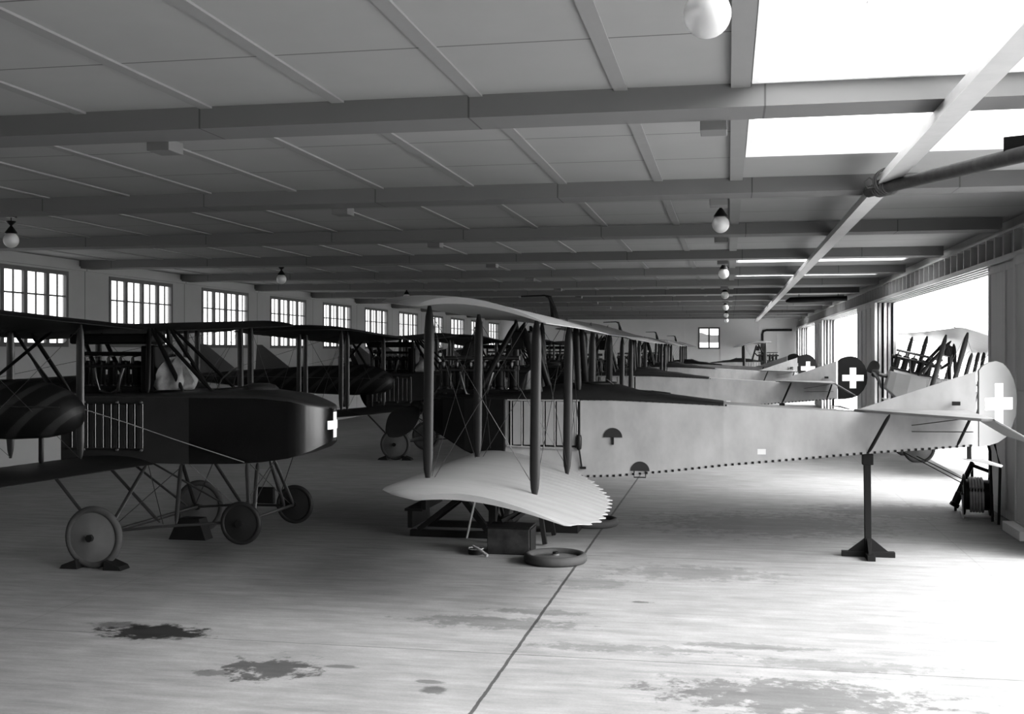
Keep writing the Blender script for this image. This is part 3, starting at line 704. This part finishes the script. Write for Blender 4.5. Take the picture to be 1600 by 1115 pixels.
        for x in (-8.1, -8.8): strut(MB(), (x, s * 1.72, zl(1.7) + .08), (x, s * 1.72, 1.64), .07, .05, 8).build('boom_strut', m_dark, t, 50)
        MB().prism([(-12.0, s * 1.72 - .012, 2.05), (-13.0, s * 1.72 - .012, 2.82), (-13.15, s * 1.72 - .012, 2.82), (-13.2, s * 1.72 - .012, 2.03)], (0, .024, 0)).build('fin', m_fin, t)
        rd = MB().prism([(-13.22, s * 1.72 - .012, 2.75), (-13.55, s * 1.72 - .012, 2.7), (-13.82, s * 1.72 - .012, 2.45), (-13.82, s * 1.72 - .012, 2.1), (-13.6, s * 1.72 - .012, 1.9), (-13.22, s * 1.72 - .012, 1.86)], (0, .024, 0)).build('rudder', m_red, t)
        c = MB()
        for v in (-.016, .013):
            c.box((-13.52, s * 1.72 + v, 2.33), (.13, .004, .44)); c.box((-13.52, s * 1.72 + v, 2.33), (.44, .0045, .13))
        c.build('white_cross', m_white, rd)
    MB().bb(-13.3, -12.6, -1.68, 1.68, 1.98, 2.02).build('tailplane', m_bwing, t)
    MB().bb(-13.75, -13.32, -1.5, 1.5, 1.98, 2.01).build('elevator', m_bwing, t)
    # undercarriage: two main wheels, two nose wheels, axles and rods
    MX, NX = -7.6, -5.92
    for s in (-1, 1):
        wheel(t, (MX, s * 1.40, .38), .38, .10, m_tire, m_disc)
        wheel(t, (NX, s * .88, .52), .27, .07, m_bdisc, m_bdisc, 'nose_wheel')
        for p, q in (((-8.55, .9, 1.15), (MX - .08, 1.18, .40)), ((-7.42, .46, 1.18), (MX + .04, 1.18, .40)), ((-7.42, .9, 1.15), (MX, 1.2, .42)) if False else ((-8.0, .46, 1.18), (-7.0, -.0 + .9, .50)),
                     ((-6.95, .44, 1.19), (-6.75, .95, .50)), ((-6.05, .42, 1.22), (NX + .04, .72, .54)), ((-5.9, .30, 1.22), (NX + .1, .72, .56)) if False else ((-6.0, .2, 1.2), (NX, .5, .54))):
            strut(MB(), (p[0], s * p[1], p[2]), (q[0], s * q[1], q[2]), .06, .04, 10).build('undercarriage_strut', m_bstrut, t, 50)
        MB().tube((MX, s * 1.12, .40), (-6.9, s * 1.0, .47), .018, n=8).build('connecting_rod', m_bstrut, t, 40)
        MB().tube((-6.9, s * 1.0, .47), (NX, s * .74, .52), .018, n=8).build('connecting_rod', m_bstrut, t, 40)
        wires(t, [((-7.4, s * .46, 1.18), (-6.9, s * 1.0, .5)), ((-6.9, s * .44, 1.19), (MX + .05, s * 1.15, .42)), ((-6.0, s * .42, 1.2), (NX, -s * .7, .55)), ((-5.7, s * .3, 1.28), (NX - .2, s * .7, .5))], .006)
    MB().tube((MX, -1.45, .38), (MX, 1.45, .38), .028, n=8).build('main_axle', m_bstrut, t, 40)
    MB().tube((MX + .12, -1.2, .42), (MX + .12, 1.2, .42), .018, n=8).build('spreader_bar', m_bstrut, t, 40)
    MB().tube((NX, -.93, .52), (NX, .93, .52), .022, n=8).build('nose_axle', m_bstrut, t, 40)
    return t
B1 = make_pusher(); B1.location = (0, 13.9, 0)
tag(B1, 'dark twin-boom biplane nearest on the left with black nose bearing a white cross', 'airplane', 'dark twin-boom biplanes in the left row')
BL = ['second dark twin-boom biplane on the left, its striped boom behind the nearest black nose', 'third dark twin-boom biplane on the left, seen between the struts of the nearest pale biplane', 'fourth and farthest dark twin-boom biplane of the left row']
for i, (x, y) in enumerate(((-.35, 27.7), (-.3, 41.2), (-.3, 55.0))):
    o = copy_tree(B1, None, ('rudder',) if i == 0 else ()); o.location = (x, y, 0); tag(o, BL[i])
    if i == 0:
        for c in kids(o):
            if c.name.startswith('fin'): c.location.x += .6
# pale cord from wing strut to nose wheel strut (own object)
MB().path([(-8.75, 13.2 - 13.9, 2.06), (-7.6, 13.28 - 13.9, 1.72), (-6.9, 13.35 - 13.9, 1.49), (-6.05, 13.40 - 13.9, 1.235)], .006, 6).build('side_cord', m_cord, B1, 40)

# ---------------------------------------------------------------- covers and cloths
def cloth(name, prof, seed, mt, loc, label, ax=(1, 1), amp=.075):
    rs = []; n = 28
    for z, r in prof:
        ring = []
        for k in range(n):
            a = 2 * PI * k / n; d = noise.noise(Vector((math.cos(a) * 2.2, math.sin(a) * 2.2, z * 4 + seed))) * amp * 2 + .35 * amp * math.sin(a * 7 + seed + z * 5)
            rr = max(.01, r + d * (r > .03)); ring.append((rr * math.cos(a) * ax[0] + (z * .12), rr * math.sin(a) * ax[1], z))
        rs.append(ring)
    o = MB().rings(rs).build(name, mt, None, 70); o.location = loc; return tag(o, label, 'cover')
PR = [(0, .20), (.05, .25), (.12, .24), (.2, .20), (.28, .17), (.36, .12), (.42, .06), (.44, .02)]
cloth('canvas_cover', PR, 3, m_cloth, (-7.18, 13.72, 2.14), 'crumpled pale canvas cover lying behind the engine of the nearest dark biplane', (1.15, .8))
cloth('canvas_cover', PR, 9, m_cloth, (-7.55, 27.5, 2.12), 'pale canvas cover hanging below the wing of the second dark biplane', (1, .8))
cloth('dark_engine_cover', [(0, .10), (.06, .115), (.13, .12), (.2, .10), (.26, .06), (.28, .02)], 5, m_darkcloth, (-3.66, 15.75, 2.5), 'dark rounded canvas bundle on top of the nearest pale biplane engine', (1, .9), .02)
cloth('white_cloth', [(0, .09), (.1, .075), (.2, .05), (.28, .02)], 12, m_cloth, (-2.75, 15.42, 2.10), 'small pale pointed cloth on the decking behind the nearest pale biplane engine', (1, .8), .02)

# ---------------------------------------------------------------- floor objects
def tail_post(x, y, h, label, grp='tail support posts'):
    t = thing('tail_support', label, 'support', (x, y, 0), (0, 0, 0), grp)
    p = MB(); rs = [[(-.045, -.045, z), (.045, -.045, z), (.045, .045, z), (-.045, .045, z)] for z in (.06, h - .12)]
    rs = [[(-.04 + .0, -.04, .05), (.04, -.04, .05), (.04, .04, .05), (-.04, .04, .05)], [(-.055, -.04, h - .14), (.03, -.04, h - .14), (.03, .04, h - .14), (-.055, .04, h - .14)]]
    p.rings(rs).build('post', m_wood, t, None, .004)
    MB().bb(-.075, .06, -.06, .06, h - .14, h).build('post_head', m_wood, t, None, .006)
    MB().bb(-.33, .33, -.05, .05, 0, .07).build('foot', m_wood, t, None, .006)
    MB().bb(-.05, .05, -.36, .36, 0.001, .068).build('foot', m_wood, t, None, .006)
    for s in (-1, 1):
        MB().prism([(s * .04, -.02, .07), (s * .25, -.02, .07), (s * .04, -.02, .24)], (0, .04, 0)).build('gusset', m_wood, t)
        MB().prism([(-.02, s * .04, .07), (-.02, s * .25, .07), (-.02, s * .04, .24)], (.04, 0, 0)).build('gusset', m_wood, t)
    return t
tail_post(1.77, 15.1, 1.325, 'tall wooden post on a cross foot holding up the tail of the nearest pale biplane')
tail_post(1.35, 29.4, 1.325, 'wooden post under the tail of the second pale biplane')
tail_post(1.32, 45.2, 1.325, 'wooden post under the tail of the third pale biplane')
# loose wheels lying flat
def flat_wheel(x, y, z, R, label):
    t = thing('spare_wheel', label, 'wheel', (x, y, z), (0, 0, 0), 'loose wheels on the floor'); r = .05
    MB().torus(R - r, r, (0, 0, r), 'z', 44, 12, 1.2).build('tyre', m_tire, t, 60)
    MB().lathe([(0, .095), (.04, .095), (.05, .08), (R - 1.7 * r, .05), (R - 1.7 * r, .03), (0, .02)], (0, 0, 0), 'z', 36).build('wheel_disc', m_disc, t, 40)
    MB().lathe([(0, .12), (.035, .12), (.035, .07), (0, .07)], (0, 0, 0), 'z', 14).build('hub', m_lamp, t, 40)
flat_wheel(-2.13, 13.95, .012, .40, 'spoked-disc aeroplane wheel lying flat in front of the stained box')
flat_wheel(-2.03, 17.0, .012, .40, 'aeroplane wheel lying flat on the floor beyond the serrated wing')
# stained metal box
t = thing('stained_box', 'stained metal box standing on the floor under the nearest pale wing', 'box', (-2.80, 14.55, 0))
MB().bb(-.29, .27, -.22, .22, 0.004, .34).build('box_body', m_box, t, None, .01); MB().bb(-.30, .28, -.23, .23, .34, .36).build('box_rim', m_dark, t, None, .004)
MB().bb(.272, .285, -.2, .2, .02, .33).build('corner_strip', m_wood, t)
tag(MB().bb(-.28, .28, -.2, .2, 0, .36).build('wooden_crate', m_wood, None, None, .01), 'dark wooden crate just behind the stained metal box', 'crate').location = (-2.42, 16.4, 0)
# pile of rags / parts on the box
p = MB(); p.bar((-2.95, 14.6, .40), (-2.55, 14.7, .60), .05, .05).bar((-2.80, 14.58, .41), (-2.5, 14.68, .62), .05, .05)
tag(p.build('timber_offcuts', m_wood, None, None, .004), 'dark timber offcuts leaning on top of the stained box', 'timber')
# tin and brush
t = thing('paint_tin', 'low round tin beside the stained metal box', 'tin', (-3.24, 14.33, 0))
MB().lathe([(0, 0), (.10, 0), (.105, .07), (.10, .075), (.09, .06), (0, .055)], n=24).build('tin_body', m_dark, t, 40); MB().torus(.1, .008, (0, 0, .072), 'z', 28, 6).build('tin_rim', m_panel, t, 60)
tag(MB().path([(-3.26, 14.26, .115), (-3.18, 14.2, .09), (-3.04, 14.12, .022)], [.014, .02, .022], 8).build('paint_brush', m_canvas, None, 50), 'pale handled brush leaning on the low round tin', 'brush')
# trestle
t = thing('wooden_trestle', 'dark stepped wooden trestle under the nose of the nearest pale biplane', 'trestle', (-3.75, 16.0, 0))
for yy in (-.45, .45):
    m = MB(); m.bar((-.72, yy, .05), (.55, yy, .05), .09, .10, (0, 1, 0)); m.bar((.48, yy, .08), (.48, yy, .90), .10, .11, (0, 1, 0)); m.bar((.42, yy, .10), (-.22, yy, .90), .08, .11, (0, 1, 0)); m.bar((-.60, yy, .10), (.40, yy, .88), .07, .11, (0, 1, 0)); m.build('trestle_frame', m_wood, t, None, .005)
for x, z in ((-.66, .36), (-.46, .62), (-.2, .90)):
    MB().bb(x - .14, x + .12, -.5, .5, z, z + .04).build('step_board', m_wood, t, None, .004)
    MB().bb(x - .10, x - .03, -.48, .48, max(.08, z - .24), z).build('step_riser', m_wood, t, None, .004)
MB().bb(.10, .55, -.55, .55, .90, .985).build('cradle_beam', m_wood, t, None, .006)
for s in (-1, 1): MB().bar((.48, s * .42, .12), (.48, -s * .42, .86), .04, .06).build('cross_brace', m_wood, t)
t = thing('wooden_trestle', 'dark cross-braced wooden trestle supporting the wing root behind the stained box', 'trestle', (-2.75, 15.5, 0))
for s in (-1, 1):
    m = MB(); m.bar((-.30, s * .4, 0.02), (-.16, s * .3, .90), .06, .07); m.bar((.30, s * .4, 0.02), (.16, s * .3, .90), .06, .07); m.bar((-.27, s * .4, .2), (.2, s * .31, .8), .03, .06); m.build('trestle_frame', m_wood, t, None, .004)
MB().bb(-.35, .35, -.36, .36, .90, .965).build('cradle_beam', m_wood, t, None, .005)
tag(MB().bar((-3.62, 15.42, .015), (-3.46, 15.3, .62), .035, .02).build('pale_batten', m_canvas, None, None, .003), 'pale wooden batten leaning against the dark trestle', 'batten')
# chocks
def chock(x, y, label, sx=1., sz=.12):
    o = MB().prism([(-.12, -.11, 0), (.12, -.11, 0), (.09, -.11, sz * .4), (-.10, -.11, sz)], (0, .22, 0)).build('wheel_chock', m_wood, None, None, .004)
    o.location = (x, y, 0); o.scale = (sx, 1, 1); return tag(o, label, 'chock', 'wheel chocks')
chock(-7.88, 12.5, 'wedge chock on the left side of the nearest dark biplane front wheel', -1); chock(-7.30, 12.5, 'wedge chock on the right side of the nearest dark biplane front wheel', 1)
chock(-8.25, 26.3, 'wedge chock left of the second dark biplane wheel', -1); chock(-7.64, 26.3, 'wedge chock right of the second dark biplane wheel', 1)
o = MB().prism([(-.28, -.12, 0), (.28, -.12, 0), (.18, -.12, .30), (-.14, -.12, .30)], (0, .24, 0)).build('wooden_block', m_wood, None, None, .006); o.location = (-7.45, 14.72, 0)
tag(o, 'dark trapezoid wooden block in front of the far wheel of the nearest dark biplane', 'block')
tag(MB().bb(-6.18, -5.92, 14.05, 14.11, .62, .84).build('hanging_weight_box', m_dark, None, None, .02), 'small dark box hung on wires between the black nose wheels', 'box')
# cable reel
t = thing('cable_reel', 'cable drum wound with pale cable standing before the door leaves', 'cable reel', (3.92, 19.1, 0), (0, 0, math.radians(-8)))
for x in (-.20, .19):
    MB().torus(.31, .020, (x, 0, .345), 'x', 32, 8).build('reel_rim', m_wood, t, 50)
    s_ = MB()
    for k in range(3):
        a = PI * k / 3 + .4; s_.bar((x, .30 * math.cos(a), .345 + .30 * math.sin(a)), (x, -.30 * math.cos(a), .345 - .30 * math.sin(a)), .015, .02)
    s_.build('reel_spokes', m_cable, t)
MB().lathe([(.245, -.20), (.245, .19)], (0, 0, .345), 'x', 20).build('reel_drum', m_dark, t, 40)
cb = MB(); pts = []
for i in range(5 * 24): a = 2 * PI * i / 24; pts.append((-.13 + .22 * i / (5 * 24), .27 * math.cos(a), .345 + .27 * math.sin(a)))
cb.path(pts, .019, 6).build('wound_cable', m_cable, t, 60)
fr = MB(); fr.bar((-.23, -.36, .02), (-.23, .36, .02), .025, .03).bar((.215, -.36, .02), (.215, .36, .02), .025, .03).bar((-.23, -.36, .05), (.215, -.36, .05), .025, .025).bar((-.23, -.30, .03), (-.23, 0, .345), .02, .02).bar((.215, -.3, .03), (.215, 0, .345), .02, .02)
fr.build('reel_stand', m_rail, t)
MB().tube((-.25, 0, .345), (.235, 0, .345), .02, n=8).build('reel_axle', m_dark, t, 40)
# stand with pump next to the reel
t = thing('pump_stand', 'black slanted pump stand with long thin handles left of the cable drum', 'pump', (0, 0, 0))
MB().bar((3.70, 19.75, .16), (4.03, 20.0, .78), .06, .07).build('stand_arm', m_dark, t, None, .01)
MB().bar((4.00, 19.95, .74), (4.38, 20.0, .60), .05, .06).build('stand_arm', m_dark, t, None, .01)
MB().bar((3.78, 19.75, .30), (3.68, 19.68, .10), .11, .09).bar((3.62, 19.66, .14), (3.74, 19.68, .07), .10, .07).build('pump_body', m_dark, t, None, .015)
for p, q in (((3.70, 19.7, 0), (3.70, 19.7, .1)), ((4.33, 20.0, 0), (4.33, 20.0, .60)), ((4.03, 20.05, 0), (4.03, 20.05, .76))): MB().bar(p, q, .04, .04).build('stand_leg', m_dark, t, None, .004)
for p, q in (((3.84, 19.8, .44), (2.93, 20.0, .93)), ((3.86, 19.9, .50), (3.15, 20.1, .86))): MB().tube(p, q, .009, n=6).build('long_handle', m_lamp, t)
tag(MB().path([(4.02, 18.1, .02), (4.04, 18.1, .9), (4.0, 18.3, 1.25), (3.9, 18.6, 1.45), (3.98, 18.5, 1.1), (4.0, 18.45, .3), (4.0, 18.4, .02)], .022, 8).build('hanging_hose', m_lamp, None, 50), 'black hose looped against the near door leaf', 'hose')
# lashed pole and board at the rail
t = thing('wooden_pole', 'rough round wooden pole lashed to the ceiling rail, reaching to the right edge', 'pole')
MB().path([(1.52, 12.9, 4.40), (1.9, 11.4, 4.33), (2.35, 9.6, 4.23), (2.95, 7.3, 4.10), (3.9, 3.9, 3.92)], [.062, .066, .068, .07, .072], 12).build('pole_shaft', m_log, t, 60)
tag(MB().bar((2.24, 9.9, 4.345), (3.5, 9.3, 4.345), .05, .14, (0, 0, 1)).build('dark_board', m_wood, None, None, .004), 'short dark board lying across the lashed pole near the right edge', 'board')
rp = MB()
for i in range(5):
    a0 = .02 * i; rp.torus(.085, .011, (1.60 + .02 * i, 12.62 - .07 * i, 4.395 - .003 * i), 'y', 18, 6)
rp.torus(.13, .012, (1.65, 12.5, 4.45), 'y', 20, 6).torus(.13, .012, (1.66, 12.42, 4.45), 'y', 20, 6)
rp.path([(1.58, 12.5, 4.42), (1.48, 12.5, 4.50), (1.42, 12.5, 4.45), (1.46, 12.5, 4.39), (1.56, 12.5, 4.40)], .010, 6)
tag(rp.build('lashing_rope', m_rope, None, 60), 'dark rope lashing tied round the pole end and ceiling rail', 'rope')
tag(MB().path([(1.95, 40, 4.36), (2.1, 40, 4.41), (2.6, 40, 4.42), (4.0, 40, 4.45)], [.03, .10, .11, .09], 10).build('hung_beam', m_wood, None, 50), 'long dark rounded spar slung under the ceiling between rail and doors', 'spar')
for x in (2.4, 3.7): tag(MB().tube((x, 40, 4.5), (x, 40, 4.73), .012, n=6).build('hanger_rod', m_lamp), 'short iron rod holding the long dark spar, %s end' % ('left' if x < 3 else 'right'), 'rod')
